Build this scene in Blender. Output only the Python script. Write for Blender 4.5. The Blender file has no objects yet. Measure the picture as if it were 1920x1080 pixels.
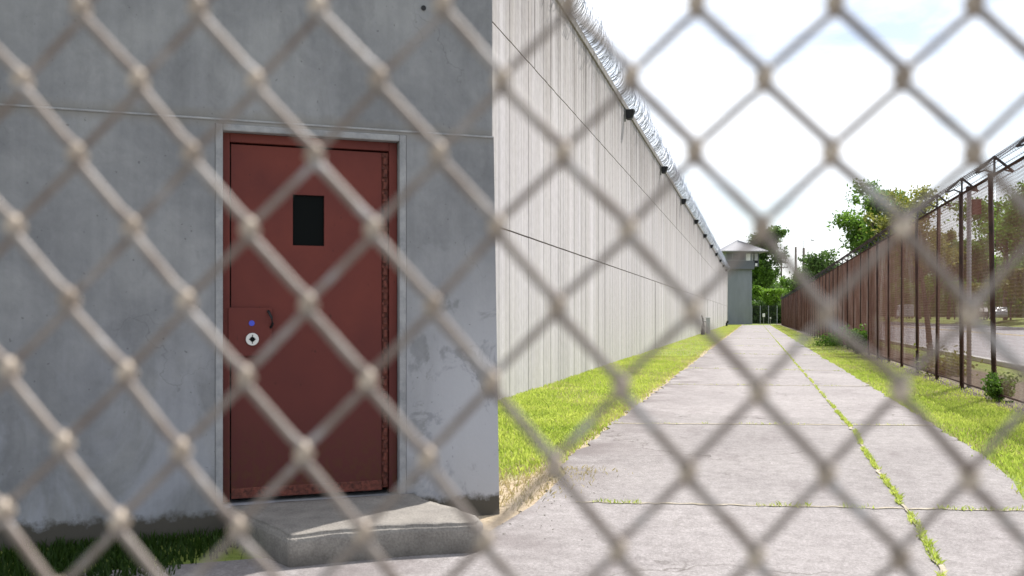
import bpy, math, random
import numpy as np
from mathutils import Vector, Matrix
random.seed(7); rng = np.random.default_rng(7)
S = bpy.context.scene
COL = S.collection
PI = math.pi
FPX, HZ, CH = 1750.0, 592.0, 1.3
YAW = math.atan2(455, FPX)
Fv = Vector((-math.sin(YAW), math.cos(YAW), 0)); Rv = Vector((math.cos(YAW), math.sin(YAW), 0)); Zv = Vector((0, 0, 1))
CAM = Vector((0, 0, CH))
def at(px, py, d):
    return CAM + Fv*d + Rv*((px-960)*d/FPX) + Zv*((HZ-py)*d/FPX)
def gd(px, py, z=0.0):
    return at(px, py, (CH-z)*FPX/(py-HZ))

# ---------------------------------------------------------------- materials
def mat(name, col, rough=0.8, metal=0.0, spec=0.3):
    m = bpy.data.materials.new(name); m.use_nodes = True
    b = m.node_tree.nodes['Principled BSDF']
    b.inputs['Base Color'].default_value = (*col, 1); b.inputs['Roughness'].default_value = rough
    b.inputs['Metallic'].default_value = metal
    b.inputs['Specular IOR Level'].default_value = spec
    return m
class NT:
    def __init__(s, m): s.m = m; s.t = m.node_tree; s.b = s.t.nodes['Principled BSDF']; s.tc = s.n('ShaderNodeTexCoord')
    def n(s, ty, **k):
        x = s.t.nodes.new(ty)
        for a, v in k.items(): setattr(x, a, v)
        return x
    def l(s, a, b): s.t.links.new(a, b)
    def coord(s, scale=(1, 1, 1), kind='Object'):
        mp = s.n('ShaderNodeMapping'); mp.inputs['Scale'].default_value = scale
        s.l(s.tc.outputs[kind], mp.inputs['Vector']); return mp.outputs[0]
    def geo(s, scale=(1, 1, 1), rot=(0, 0, 0)):
        g = s.n('ShaderNodeNewGeometry'); mp = s.n('ShaderNodeMapping'); mp.inputs['Scale'].default_value = scale
        mp.inputs['Rotation'].default_value = rot
        s.l(g.outputs['Position'], mp.inputs['Vector']); return mp.outputs[0]
    def noise(s, vec, scale=5, detail=4, rough=0.55, dist=0):
        x = s.n('ShaderNodeTexNoise'); x.inputs['Scale'].default_value = scale; x.inputs['Detail'].default_value = detail
        x.inputs['Roughness'].default_value = rough; x.inputs['Distortion'].default_value = dist
        s.l(vec, x.inputs['Vector']); return x.outputs['Fac']
    def ramp(s, f, stops):
        r = s.n('ShaderNodeValToRGB'); e = r.color_ramp.elements
        e[0].position, e[0].color = stops[0][0], (*stops[0][1], 1); e[1].position, e[1].color = stops[1][0], (*stops[1][1], 1)
        for p, c in stops[2:]: q = e.new(p); q.color = (*c, 1)
        s.l(f, r.inputs[0]); return r.outputs[0]
    def mix(s, f, a, b, mode='MIX'):
        x = s.n('ShaderNodeMix', data_type='RGBA', blend_type=mode)
        for i, v in ((0, f), (6, a), (7, b)):
            if isinstance(v, (int, float)): x.inputs[i].default_value = v
            elif isinstance(v, tuple): x.inputs[i].default_value = (*v, 1)
            else: s.l(v, x.inputs[i])
        return x.outputs[2]
    def math(s, op, a, b=0.0, c=None, clamp=False):
        x = s.n('ShaderNodeMath', operation=op); x.use_clamp = clamp
        for i, v in enumerate((a, b) + ((c,) if c is not None else ())):
            if isinstance(v, (int, float)): x.inputs[i].default_value = v
            else: s.l(v, x.inputs[i])
        return x.outputs[0]
    def mr(s, v, a, b, c=0.0, d=1.0):
        x = s.n('ShaderNodeMapRange'); s.l(v, x.inputs[0])
        for i, q in enumerate((a, b, c, d)): x.inputs[i+1].default_value = q
        return x.outputs[0]
    def bump(s, h, st=0.3, dist=0.02):
        x = s.n('ShaderNodeBump'); x.inputs['Strength'].default_value = st; x.inputs['Distance'].default_value = dist
        s.l(h, x.inputs['Height']); s.l(x.outputs[0], s.b.inputs['Normal'])
    def sep(s, vec):
        x = s.n('ShaderNodeSeparateXYZ'); s.l(vec, x.inputs[0]); return x.outputs
    def col(s, c): s.l(c, s.b.inputs['Base Color'])

M = {}
def K(a, k): return tuple(x*k for x in a)
# gatehouse concrete (shaded face)
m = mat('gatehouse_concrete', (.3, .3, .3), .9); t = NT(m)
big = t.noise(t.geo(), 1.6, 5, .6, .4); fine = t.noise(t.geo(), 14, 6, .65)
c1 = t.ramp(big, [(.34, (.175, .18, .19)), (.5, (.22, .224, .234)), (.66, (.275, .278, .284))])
c1 = t.mix(.15, c1, t.ramp(fine, [(.3, (.15, .15, .16)), (.7, (.36, .36, .36))]))
med = t.noise(t.geo((1, 1, .5)), 4.5, 6, .7, .8)
c1 = t.mix(t.math('MULTIPLY', t.ramp(med, [(.52, (0, 0, 0)), (.72, (1, 1, 1))]), .4), c1, (.14, .14, .15))
z = t.sep(t.geo())[2]
lowmask = t.math('MULTIPLY', t.mr(z, 1.4, .1), t.ramp(t.noise(t.geo((1, 1, .6)), 2.2, 5, .6, .6), [(.44, (0, 0, 0)), (.56, (1, 1, 1))]))
c1 = t.mix(t.math('MULTIPLY', lowmask, .75), c1, (.35, .36, .40))
streak = t.ramp(t.noise(t.geo((9, 9, .6)), 1.0, 5, .6), [(.3, (.72, .72, .72)), (.62, (1, 1, 1))])
c1 = t.mix(.5, c1, streak, 'MULTIPLY')
jz = t.math('ADD', z, t.math('MULTIPLY', t.noise(t.geo(), 9, 4), .1))
c1 = t.mix(t.math('MULTIPLY', t.mr(t.math('ABSOLUTE', t.math('SUBTRACT', jz, 2.52)), .07, .0), .55), c1, (.2, .18, .15))
vo = t.n('ShaderNodeTexVoronoi', feature='DISTANCE_TO_EDGE'); vo.inputs['Scale'].default_value = 1.1
wv = t.n('ShaderNodeVectorMath', operation='ADD'); nzv = t.n('ShaderNodeTexNoise'); nzv.inputs['Scale'].default_value = 3; nzv.inputs['Detail'].default_value = 6; t.l(t.geo(), nzv.inputs['Vector'])
t.l(t.geo(), wv.inputs[0]); t.l(nzv.outputs['Color'], wv.inputs[1]); t.l(wv.outputs[0], vo.inputs['Vector'])
ck = t.math('MULTIPLY', t.mr(vo.outputs['Distance'], .008, .0), t.ramp(t.noise(t.geo(), .9, 2), [(.60, (0, 0, 0)), (.66, (.5, .5, .5))]))
c1 = t.mix(ck, c1, (.09, .09, .095))
xw = t.sep(t.geo())[0]
cm = t.math('MULTIPLY', t.math('MULTIPLY', t.mr(xw, -2.35, -1.8), t.mr(z, 1.9, .9)), t.ramp(t.noise(t.geo(), 3.2, 6, .65, .5), [(.40, (0, 0, 0)), (.46, (.85, .85, .85))]))
c1 = t.mix(cm, c1, (.40, .405, .43))
pit = t.ramp(t.noise(t.geo(), 38, 2, .5), [(.24, (1, 1, 1)), (.29, (0, 0, 0))]); c1 = t.mix(t.math('MULTIPLY', pit, .6), c1, (.08, .08, .085))
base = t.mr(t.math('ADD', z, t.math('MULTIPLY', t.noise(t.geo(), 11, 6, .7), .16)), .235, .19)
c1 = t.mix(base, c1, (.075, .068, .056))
t.col(c1); t.bump(t.math('ADD', fine, t.math('MULTIPLY', big, 2)), .15, .015); M['gate'] = m
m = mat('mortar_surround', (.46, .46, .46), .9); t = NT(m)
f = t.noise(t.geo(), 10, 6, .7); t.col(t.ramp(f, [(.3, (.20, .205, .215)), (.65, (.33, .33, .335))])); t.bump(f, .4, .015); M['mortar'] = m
# maroon paint
m = mat('maroon_paint', (.2, .045, .04), .6, 0, .15); t = NT(m)
n1 = t.noise(t.geo(), 3, 5, .6); n2 = t.noise(t.geo((1, 1, .7)), 22, 6, .7)
c = t.ramp(n1, [(.3, (.108, .029, .025)), (.7, (.150, .038, .029))])
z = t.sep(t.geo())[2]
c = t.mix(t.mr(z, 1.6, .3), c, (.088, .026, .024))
chip = t.ramp(t.noise(t.geo((1, 1, .6)), 33, 3, .6), [(.27, (1, 1, 1)), (.31, (0, 0, 0))]); c = t.mix(t.math('MULTIPLY', chip, .7), c, (.05, .02, .015))
rm = t.math('MULTIPLY', t.mr(z, .75, .18), t.ramp(n2, [(.46, (0, 0, 0)), (.58, (1, 1, 1))]))
c = t.mix(rm, c, (.09, .035, .02)); t.col(c); t.bump(n2, .12, .008); M['maroon'] = m
m = mat('rusty_maroon', (.12, .03, .025), .75); t = NT(m)
n2 = t.noise(t.geo(), 40, 5, .7); t.col(t.ramp(n2, [(.35, (.05, .018, .014)), (.62, (.17, .05, .035))])); t.bump(n2, .5, .01); M['hinge'] = m
M['black'] = mat('black_glass', (.003, .004, .004), .5, 0, .06)
M['darkmetal'] = mat('dark_metal', (.02, .02, .022), .5, .3)
M['brass'] = mat('pale_metal', (.6, .6, .58), .4, .2)
M['blue'] = mat('blue_paint', (.06, .08, .5), .5)
# step concrete
m = mat('step_concrete', (.4, .37, .33), .92); t = NT(m)
a = t.noise(t.geo(), 6, 7, .65); b = t.noise(t.geo(), 90, 3, .6)
c = t.ramp(a, [(.3, (.15, .138, .125)), (.7, (.27, .25, .222))]); c = t.mix(.3, c, t.ramp(b, [(.35, (.12, .11, .10)), (.65, (.38, .355, .32))]))
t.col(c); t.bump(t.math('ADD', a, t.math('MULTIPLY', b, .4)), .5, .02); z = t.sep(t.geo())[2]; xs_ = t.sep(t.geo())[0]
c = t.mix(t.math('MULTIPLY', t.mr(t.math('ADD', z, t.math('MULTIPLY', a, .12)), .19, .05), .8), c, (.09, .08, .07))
c = t.mix(t.mr(t.math('ADD', xs_, t.math('MULTIPLY', a, .5)), -2.15, -2.4), c, (.06, .055, .045)) if False else c
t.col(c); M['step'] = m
# perimeter wall concrete
m = mat('wall_concrete', (.5, .49, .47), .92); t = NT(m)
fl = t.noise(t.geo((.1, 3.6, .03)), 1.0, 8, .85); br = t.noise(t.geo((1, .5, .12)), 1.0, 4, .6, .3); fi = t.noise(t.geo(), 7, 5, .6)
c = t.ramp(fl, [(.3, (.30, .275, .27)), (.42, (.43, .405, .41)), (.54, (.52, .495, .51)), (.68, (.66, .64, .665))])
c = t.mix(.35, c, t.ramp(br, [(.35, (.38, .37, .36)), (.65, (.62, .60, .57))]))
z = t.sep(t.geo())[2]
tan = t.math('MULTIPLY', t.mr(z, 2.4, 6.2), t.ramp(t.noise(t.geo((1, 1.3, .1)), 1.0, 5, .6), [(.35, (.1, .1, .1)), (.65, (.8, .8, .8))]))
c = t.mix(t.math('MULTIPLY', tan, .8), c, (.31, .27, .235))
drip = t.math('MULTIPLY', t.mr(t.math('ADD', z, t.math('MULTIPLY', t.noise(t.geo((1, 2.5, .1)), 1.0, 4), 3.6)), 6.9, 8.8), t.ramp(t.noise(t.geo((.1, 5, .08)), 1.0, 6, .75), [(.38, (0, 0, 0)), (.6, (1, 1, 1))]))
c = t.mix(t.math('MULTIPLY', drip, .9), c, (.075, .06, .05))
st2 = t.ramp(t.noise(t.geo((1, 6.5, .02)), 1.0, 5, .75), [(.6, (0, 0, 0)), (.68, (1, 1, 1))])
c = t.mix(t.math('MULTIPLY', st2, .45), c, (.8, .79, .78))
dk2 = t.ramp(t.noise(t.geo((1, 9, .05)), 1.3, 5, .75), [(.35, (1, 1, 1)), (.43, (0, 0, 0))])
c = t.mix(t.math('MULTIPLY', dk2, .35), c, (.2, .17, .145))
c = t.mix(.25, c, t.ramp(fi, [(.3, (.4, .39, .38)), (.7, (.65, .64, .63))]))
wn = t.n('ShaderNodeTexWhiteNoise', noise_dimensions='1D'); yy_ = t.sep(t.geo())[1]
t.l(t.math('FLOOR', t.math('ADD', t.math('MULTIPLY', yy_, .93), t.math('SINE', t.math('MULTIPLY', yy_, 1.9)))), wn.inputs['W'])
c = t.mix(1.0, c, t.ramp(wn.outputs['Value'], [(0, (.90, .88, .88)), (1, (1.08, 1.06, 1.09))]), 'MULTIPLY')
t.col(c); t.bump(t.math('ADD', fl, t.math('MULTIPLY', fi, .5)), .35, .03); M['wall'] = m
M['joint'] = mat('dark_joint', (.10, .085, .07), .95)
m = mat('coping_concrete', (.5, .5, .48), .9); t = NT(m)
f = t.noise(t.geo((1, 1, 1)), 5, 5, .7); t.col(t.ramp(f, [(.3, (.17, .155, .14)), (.7, (.36, .335, .32))])); M['coping'] = m
M['razor'] = mat('galvanised_razor', (.30, .33, .40), .45, .6, .5)
# pavement
m = mat('path_concrete', (.3, .29, .29), .95); t = NT(m)
pos = t.geo(); a = t.noise(pos, .55, 6, .65, .5); b = t.noise(pos, 60, 4, .75); d = t.noise(t.geo((1, .35, 1)), 2.2, 5, .6)
c = t.ramp(a, [(.28, (.195, .18, .178)), (.5, (.262, .245, .241)), (.7, (.31, .292, .286))])
c = t.mix(.35, c, t.ramp(b, [(.36, (.11, .10, .10)), (.5, (.26, .24, .24)), (.68, (.50, .48, .47))]))
c = t.mix(t.math('MULTIPLY', t.ramp(d, [(.56, (0, 0, 0)), (.70, (1, 1, 1))]), .5), c, (.16, .14, .14))
vo = t.n('ShaderNodeTexVoronoi', feature='DISTANCE_TO_EDGE'); vo.inputs['Scale'].default_value = .33
wv = t.n('ShaderNodeVectorMath', operation='ADD'); nzv = t.n('ShaderNodeTexNoise'); nzv.inputs['Scale'].default_value = 2.3; nzv.inputs['Detail'].default_value = 5; t.l(pos, nzv.inputs['Vector'])
t.l(pos, wv.inputs[0]); t.l(nzv.outputs['Color'], wv.inputs[1]); t.l(wv.outputs[0], vo.inputs['Vector'])
ck = t.math('MULTIPLY', t.mr(vo.outputs['Distance'], .006, .0), t.ramp(t.noise(pos, .4, 2), [(.46, (0, 0, 0)), (.54, (.75, .75, .75))]))
c = t.mix(ck, c, (.07, .06, .05))
sl = t.n('ShaderNodeTexWhiteNoise', noise_dimensions='1D'); t.l(t.math('FLOOR', t.math('DIVIDE', t.math('SUBTRACT', t.sep(pos)[1], .6), 5.9)), sl.inputs['W'])
c = t.mix(1.0, c, t.ramp(sl.outputs['Value'], [(0, (.93, .925, .92)), (1, (1.06, 1.05, 1.05))]), 'MULTIPLY')
spk = t.noise(pos, 9, 5, .8); c = t.mix(.5, c, t.ramp(spk, [(.38, (.70, .69, .68)), (.62, (1.2, 1.2, 1.2))]), 'MULTIPLY')
x = t.sep(t.geo())[0]
eg = t.math('MULTIPLY', t.mr(t.math('ADD', x, t.math('MULTIPLY', t.noise(pos, 1.6, 4), .9)), -.35, -1.15), t.ramp(t.noise(pos, 1.1, 5, .6), [(.42, (0, 0, 0)), (.6, (.8, .8, .8))]))
c = t.mix(eg, c, (.14, .12, .118))
t.col(c); t.bump(t.math('ADD', b, a), .6, .012); M['path'] = m
m = mat('joint_soil', (.42, .37, .28), .98); t = NT(m)
f = t.noise(t.geo(), 25, 4, .7); t.col(t.ramp(f, [(.35, (.24, .21, .15)), (.65, (.46, .41, .33))])); M['soil'] = m
m = mat('road_asphalt', (.2, .2, .21), .9); t = NT(m)
f = t.noise(t.geo(), 1, 5, .6); t.col(t.ramp(f, [(.3, (.27, .26, .27)), (.7, (.34, .33, .34))])); M['road'] = m
M['yellow'] = mat('yellow_line', (.6, .42, .1), .8)
M['kerb'] = mat('kerb_concrete', (.5, .49, .47), .9)
# ground
m = mat('ground_soil', (.15, .17, .06), .98); t = NT(m)
pos = t.geo(); a = t.noise(pos, 1.4, 5, .6); b = t.noise(pos, 18, 5, .7)
g = t.ramp(a, [(.3, (.13, .19, .03)), (.55, (.21, .27, .05)), (.75, (.32, .32, .10))])
g = t.mix(.4, g, t.ramp(b, [(.35, (.06, .09, .02)), (.65, (.30, .33, .09))]))
sp = t.sep(pos); x, y = sp[0], sp[1]
fb = t.math('MULTIPLY', t.mr(t.math('ADD', x, t.math('MULTIPLY', a, .5)), 3.25, 3.6), t.mr(x, 5.4, 5.0))
g = t.mix(fb, g, t.ramp(b, [(.35, (.07, .055, .04)), (.65, (.22, .18, .13))]))
em = t.mr(t.math('ABSOLUTE', t.math('ADD', t.math('ADD', x, 1.70), t.math('MULTIPLY', t.math('SUBTRACT', b, .5), .25))), .14, .07)
g = t.mix(em, g, t.ramp(b, [(.3, (.26, .20, .13)), (.7, (.50, .42, .31))]))
# dry patch by the building corner
dist = t.math('SQRT', t.math('ADD', t.math('POWER', t.math('ADD', x, 1.55), 2), t.math('POWER', t.math('MULTIPLY', t.math('SUBTRACT', y, 6.3), .65), 2)))
dp = t.mr(t.math('ADD', dist, t.math('MULTIPLY', a, .6)), 1.35, .8)
g = t.mix(dp, g, t.ramp(b, [(.3, (.24, .18, .11)), (.7, (.52, .43, .31))]))
t.col(g); t.bump(b, .7, .03); M['ground'] = m
def leafmat(name, c1, c2, transl=.35):
    m = bpy.data.materials.new(name); m.use_nodes = True; nt = m.node_tree; nt.nodes.clear()
    o = nt.nodes.new('ShaderNodeOutputMaterial'); mx = nt.nodes.new('ShaderNodeMixShader'); d = nt.nodes.new('ShaderNodeBsdfPrincipled')
    tr = nt.nodes.new('ShaderNodeBsdfTranslucent'); g = nt.nodes.new('ShaderNodeNewGeometry'); r = nt.nodes.new('ShaderNodeValToRGB')
    r.color_ramp.elements[0].color = (*c1, 1); r.color_ramp.elements[1].color = (*c2, 1)
    n = nt.nodes.new('ShaderNodeTexNoise'); n.inputs['Scale'].default_value = .7
    nt.links.new(g.outputs['Position'], n.inputs['Vector'])
    a = nt.nodes.new('ShaderNodeMath'); a.operation = 'MULTIPLY_ADD'; a.inputs[1].default_value = .55
    nt.links.new(g.outputs['Random Per Island'], a.inputs[0])
    a2 = nt.nodes.new('ShaderNodeMath'); a2.operation = 'MULTIPLY_ADD'; a2.inputs[1].default_value = 1.3; a2.inputs[2].default_value = -.42
    nt.links.new(n.outputs['Fac'], a2.inputs[0]); nt.links.new(a2.outputs[0], a.inputs[2])
    nt.links.new(a.outputs[0], r.inputs[0]); nt.links.new(r.outputs[0], d.inputs['Base Color']); nt.links.new(r.outputs[0], tr.inputs['Color'])
    d.inputs['Roughness'].default_value = .55; d.inputs['Specular IOR Level'].default_value = .25
    mx.inputs[0].default_value = transl
    nt.links.new(d.outputs[0], mx.inputs[1]); nt.links.new(tr.outputs[0], mx.inputs[2]); nt.links.new(mx.outputs[0], o.inputs[0])
    return m
M['grass'] = leafmat('grass_blades', (.26, .37, .045), (.62, .68, .15), .55)
M['drygrass'] = leafmat('dry_grass', (.36, .30, .13), (.62, .54, .32), .35)
M['shadegrass'] = leafmat('shade_tinted_grass', (.012, .035, .005), (.045, .085, .01), .3)  # blade colour darkened to carry the building's shade
M['leaf_mid'] = leafmat('leaves_mid', (.045, .11, .018), (.20, .35, .045), .5)
M['leaf_dark'] = leafmat('leaves_dark', (.035, .08, .022), (.15, .25, .055), .45)
M['leaf_light'] = leafmat('leaves_light', (.09, .2, .015), (.26, .42, .05), .45)
M['leaf_olive'] = leafmat('leaves_olive', (.10, .13, .02), (.30, .30, .06), .4)
m = mat('bark', (.09, .07, .055), .95); t = NT(m); f = t.noise(t.geo((1, 1, .2)), 12, 5, .7); t.col(t.ramp(f, [(.3, (.045, .035, .028)), (.7, (.16, .13, .10))])); M['bark'] = m
m = mat('weathered_timber', (.11, .09, .075), .95); t = NT(m); f = t.noise(t.geo((1, 1, .1)), 9, 5, .7); t.col(t.ramp(f, [(.3, (.08, .065, .055)), (.7, (.19, .16, .14))])); M['timber'] = m
m = mat('rusty_mesh', (.15, .09, .07), .8, .1); t = NT(m); f = t.noise(t.geo((1, .6, .35)), 1.6, 5, .7); t.col(t.ramp(f, [(.3, (.13, .055, .038)), (.52, (.22, .12, .09)), (.72, (.34, .26, .235))])); M['rustmesh'] = m
m = mat('rusty_post', (.07, .035, .025), .85); t = NT(m); f = t.noise(t.geo((1, 1, .4)), 9, 5, .7); t.col(t.ramp(f, [(.3, (.02, .013, .011)), (.7, (.075, .036, .027))])); M['rustpost'] = m
M['bracket'] = mat('bracket_steel', (.05, .05, .055), .6, .3)
M['galv'] = mat('galvanised_steel', (.38, .38, .38), .55, .3)
m = mat('near_wire', (.42, .345, .29), .55, .15, .4); t = NT(m); f = t.noise(t.geo(), 45, 5, .6)
t.col(t.ramp(f, [(.35, (.15, .118, .098)), (.55, (.225, .195, .172)), (.7, (.34, .335, .34))])); M['nearwire'] = m
m = mat('glint_wire', (.5, .43, .36), .5, .1); t = NT(m); t.col(t.ramp(t.noise(t.geo(), 30, 4, .6), [(.35, (.26, .21, .165)), (.65, (.52, .44, .355))])); M['glintwire'] = m  # paler wire colour that paints in the glints at the bends
m = mat('tower_concrete', (.2, .22, .24), .9); t = NT(m); f = t.noise(t.geo((1, 1, .3)), .9, 5, .6); t.col(t.ramp(f, [(.3, (.20, .215, .235)), (.7, (.255, .275, .30))])); M['tower'] = m
m = mat('roof_metal', (.25, .25, .27), .65, .0); M['roof'] = m
M['white'] = mat('white_paint', (.8, .8, .8), .5)
M['cabinpanel'] = mat('cabin_panel', (.14, .15, .17), .7)
M['silver'] = mat('silver_paint', (.45, .46, .48), .3, .3, .5)
M['tyre'] = mat('tyre_rubber', (.02, .02, .02), .8)
M['greypost'] = mat('grey_enamel', (.33, .36, .38), .6)
M['redbox'] = mat('rusty_red_box', (.16, .05, .04), .8)

# ---------------------------------------------------------------- mesh helpers
class MB:
    def __init__(s): s.v = []; s.f = []
    def box(s, a, b, shear=None):
        x0, y0, z0 = a; x1, y1, z1 = b; i = len(s.v)
        s.v += [(x0, y0, z0), (x1, y0, z0), (x1, y1, z0), (x0, y1, z0), (x0, y0, z1), (x1, y0, z1), (x1, y1, z1), (x0, y1, z1)]
        s.f += [tuple(i+k for k in q) for q in ((0, 3, 2, 1), (4, 5, 6, 7), (0, 1, 5, 4), (1, 2, 6, 5), (2, 3, 7, 6), (3, 0, 4, 7))]
    def tube(s, pts, r, n=6, cap=True):
        pts = [Vector(p) for p in pts]; N = len(pts); rs = r if isinstance(r, (list, tuple)) else [r]*N
        i0 = len(s.v); ref = None
        for k, p in enumerate(pts):
            d = (pts[min(k+1, N-1)] - pts[max(k-1, 0)])
            d = d.normalized() if d.length > 1e-9 else Vector((0, 0, 1))
            if ref is None: ref = Vector((0, 0, 1)) if abs(d.z) < .9 else Vector((1, 0, 0))
            a = d.cross(ref); a = a.normalized() if a.length > 1e-6 else d.orthogonal().normalized(); b = d.cross(a)
            ref = -b if False else ref
            for j in range(n):
                t = 2*PI*j/n; s.v.append(tuple(p + a*(rs[k]*math.cos(t)) + b*(rs[k]*math.sin(t))))
        for k in range(N-1):
            for j in range(n):
                q = i0+k*n; s.f.append((q+j, q+(j+1) % n, q+n+(j+1) % n, q+n+j))
        if cap: s.f.append(tuple(i0+j for j in range(n))[::-1]); s.f.append(tuple(i0+(N-1)*n+j for j in range(n)))
    def prism(s, poly, z0, z1):
        i = len(s.v); n = len(poly); s.v += [(x, y, z0) for x, y in poly] + [(x, y, z1) for x, y in poly]
        s.f.append(tuple(range(i, i+n))[::-1]); s.f.append(tuple(range(i+n, i+2*n)))
        for k in range(n): s.f.append((i+k, i+(k+1) % n, i+n+(k+1) % n, i+n+k))
    def disc(s, c, r, ax, th, n=20, r0=0):
        c = Vector(c); ax = Vector(ax).normalized(); a = ax.orthogonal().normalized(); b = ax.cross(a)
        s.tube([c, c+ax*th], r, n)
    def build(s, name, m, parent=None, smooth=False, bevel=0, seg=2):
        me = bpy.data.meshes.new(name); me.from_pydata(s.v, [], s.f); me.update()
        if smooth: me.polygons.foreach_set('use_smooth', [True]*len(me.polygons))
        me.materials.append(m); o = bpy.data.objects.new(name, me); COL.objects.link(o)
        if parent: o.parent = parent
        if bevel:
            w = o.modifiers.new('b', 'BEVEL'); w.width = bevel; w.segments = seg; w.limit_method = 'ANGLE'
        return o
def tag(o, label=None, cat=None, group=None, kind=None):
    for k, v in (('label', label), ('category', cat), ('group', group), ('kind', kind)):
        if v: o[k] = v
    return o
def empty(name, loc, rz=0):
    o = bpy.data.objects.new(name, None); COL.objects.link(o); o.location = loc; o.rotation_euler = (0, 0, rz); return o
def npmesh(name, V, Fc, m, parent=None):
    """V (n,3), Fc (m,k) regular polygons"""
    me = bpy.data.meshes.new(name); k = Fc.shape[1]
    me.vertices.add(len(V)); me.vertices.foreach_set('co', V.astype(np.float32).ravel())
    me.loops.add(Fc.size); me.loops.foreach_set('vertex_index', Fc.astype(np.int32).ravel())
    me.polygons.add(len(Fc)); me.polygons.foreach_set('loop_start', np.arange(0, Fc.size, k, dtype=np.int32))
    me.update(calc_edges=True); me.validate(); me.materials.append(m)
    o = bpy.data.objects.new(name, me); COL.objects.link(o)
    if parent: o.parent = parent
    return o
def copy_tree(o, parent=None):
    c = o.copy(); COL.objects.link(c)
    if parent: c.parent = parent
    for ch in [x for x in bpy.data.objects if x.parent == o]: copy_tree(ch, c)
    return c

# ---------------------------------------------------------------- ground, path, road
mb = MB()
xs = [-400, -60, -12, -4, 5.0, 6.0, 60, 400]
mb.v += [(-400, -200, 0), (24.6, -200, 0), (24.6, 900, 0), (-400, 900, 0)]; mb.f.append((0, 1, 2, 3))
tag(mb.build('ground', M['ground']), kind='structure')
mb = MB(); V = [(24.6, 0.02), (26, .25), (29, .8), (33, 1.0), (500, 1.6)]
for x_, z_ in V: mb.v += [(x_, -200, z_), (x_, 900, z_)]
for k in range(4): mb.f.append((2*k, 2*k+2, 2*k+3, 2*k+1))
tag(mb.build('grass_bank', M['ground']), kind='structure')
# path outline (jittered), with foreground apron
WX, FX = -3.75, 3.6
L = []; Rr = []
def jit(k): return rng.normal(0, k)
apronL = [(-9, -6), (-9, 3.2-3.2), (-4.9, 2.6), (-3.1, 4.1), (-2.3, 4.62), (-1.55, 5.0), (-1.52, 5.55)]
pl = [(float(a), float(b)) for a, b in apronL]
q = gd(935, 990); pl.append((q.x, q.y)); q = gd(1000, 950); pl.append((q.x, q.y)); q = gd(1062, 890); pl.append((q.x, q.y))
y = 7.9
while y < 134:
    pl.append((-1.62 + jit(.035), y)); y += .18 if y < 20 else (.5 if y < 50 else 2)
right = []
y = 134
while y > 9.6:
    right.append((2.05 + jit(.035), y)); y -= .18 if y < 20 else (.5 if y < 50 else 2)
for p in ((1900, 905), (1930, 960), (1960, 990)):
    q = gd(*p); right.append((q.x, q.y))
right += [(3.7, 5.0), (9, 4.6), (9, -6)]
me = bpy.data.meshes.new('path'); import bmesh
bm = bmesh.new(); vs = [bm.verts.new((a, b, .012)) for a, b in pl+right]; f = bm.faces.new(vs)
if f.normal.z < 0: f.normal_flip()
bmesh.ops.triangulate(bm, faces=bm.faces[:])
bm.to_mesh(me); bm.free(); me.materials.append(M['path']); o = bpy.data.objects.new('path', me); COL.objects.link(o); tag(o, kind='structure')
# joints
def strip(mb, pts, w, z):
    i = len(mb.v); n = len(pts)
    for k, (a, b) in enumerate(pts):
        p0 = pts[max(k-1, 0)]; p1 = pts[min(k+1, n-1)]; d = Vector((p1[0]-p0[0], p1[1]-p0[1])).normalized(); ww = w*(.6+.8*random.random())
        mb.v += [(a-d.y*ww, b+d.x*ww, z), (a+d.y*ww, b-d.x*ww, z)]
    for k in range(n-1): mb.f.append((i+2*k, i+2*k+1, i+2*k+3, i+2*k+2))
mb = MB(); joints = []
tj = [(1080, 945, 1925, 962), (1150, 796, 1775, 800), (1240, 722, 1665, 726), (1275, 691, 1600, 697), (1293, 663, 1545, 667), (1320, 648, 1530, 651), (1338, 634, 1490, 636), (1352, 622, 1470, 623), (1362, 616, 1462, 617)]
for a, b, c, d in tj:
    p, q = gd(a, b), gd(c, d); n = 60
    pts = [(p.x+(q.x-p.x)*k/n, p.y+(q.y-p.y)*k/n+jit(.012)) for k in range(n+1)]; joints.append(pts)
    strip(mb, pts, .016 if b > 900 else .03, .017)
lj = []
y = 2.5
cw = {2.5: .80, 4.6: .86, 5.5: .93, 6.5: .97, 9: 1.0, 11: 1.07, 130: 1.10}
def lx(y):
    ks = sorted(cw)
    for a, b in zip(ks, ks[1:]):
        if a <= y <= b: return cw[a]+(cw[b]-cw[a])*(y-a)/(b-a)
    return 1.1
while y < 134: lj.append((lx(y)+jit(.010), y)); y += .1 if y < 14 else (.4 if y < 50 else 2)
strip(mb, lj, .012, .021); joints.append(lj)
tag(mb.build('path_joints', M['soil']), kind='structure')
mb = MB(); mb.v += [(6.3, -60, .006), (24, -60, .006), (24, 420, .006), (6.3, 420, .006)]; mb.f.append((0, 1, 2, 3)); tag(mb.build('road', M['road']), kind='structure')
mb = MB(); mb.box((16.6, -60, .010), (16.75, 420, .014)); mb.box((16.95, -60, .010), (17.1, 420, .014)); tag(mb.build('road_lines', M['yellow']), kind='structure')
mb = MB(); mb.box((24, -60, 0), (24.6, 420, .2)); mb.box((6.1, -60, 0), (6.3, 420, .13)); tag(mb.build('kerb', M['kerb'], bevel=.02), kind='structure')

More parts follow.
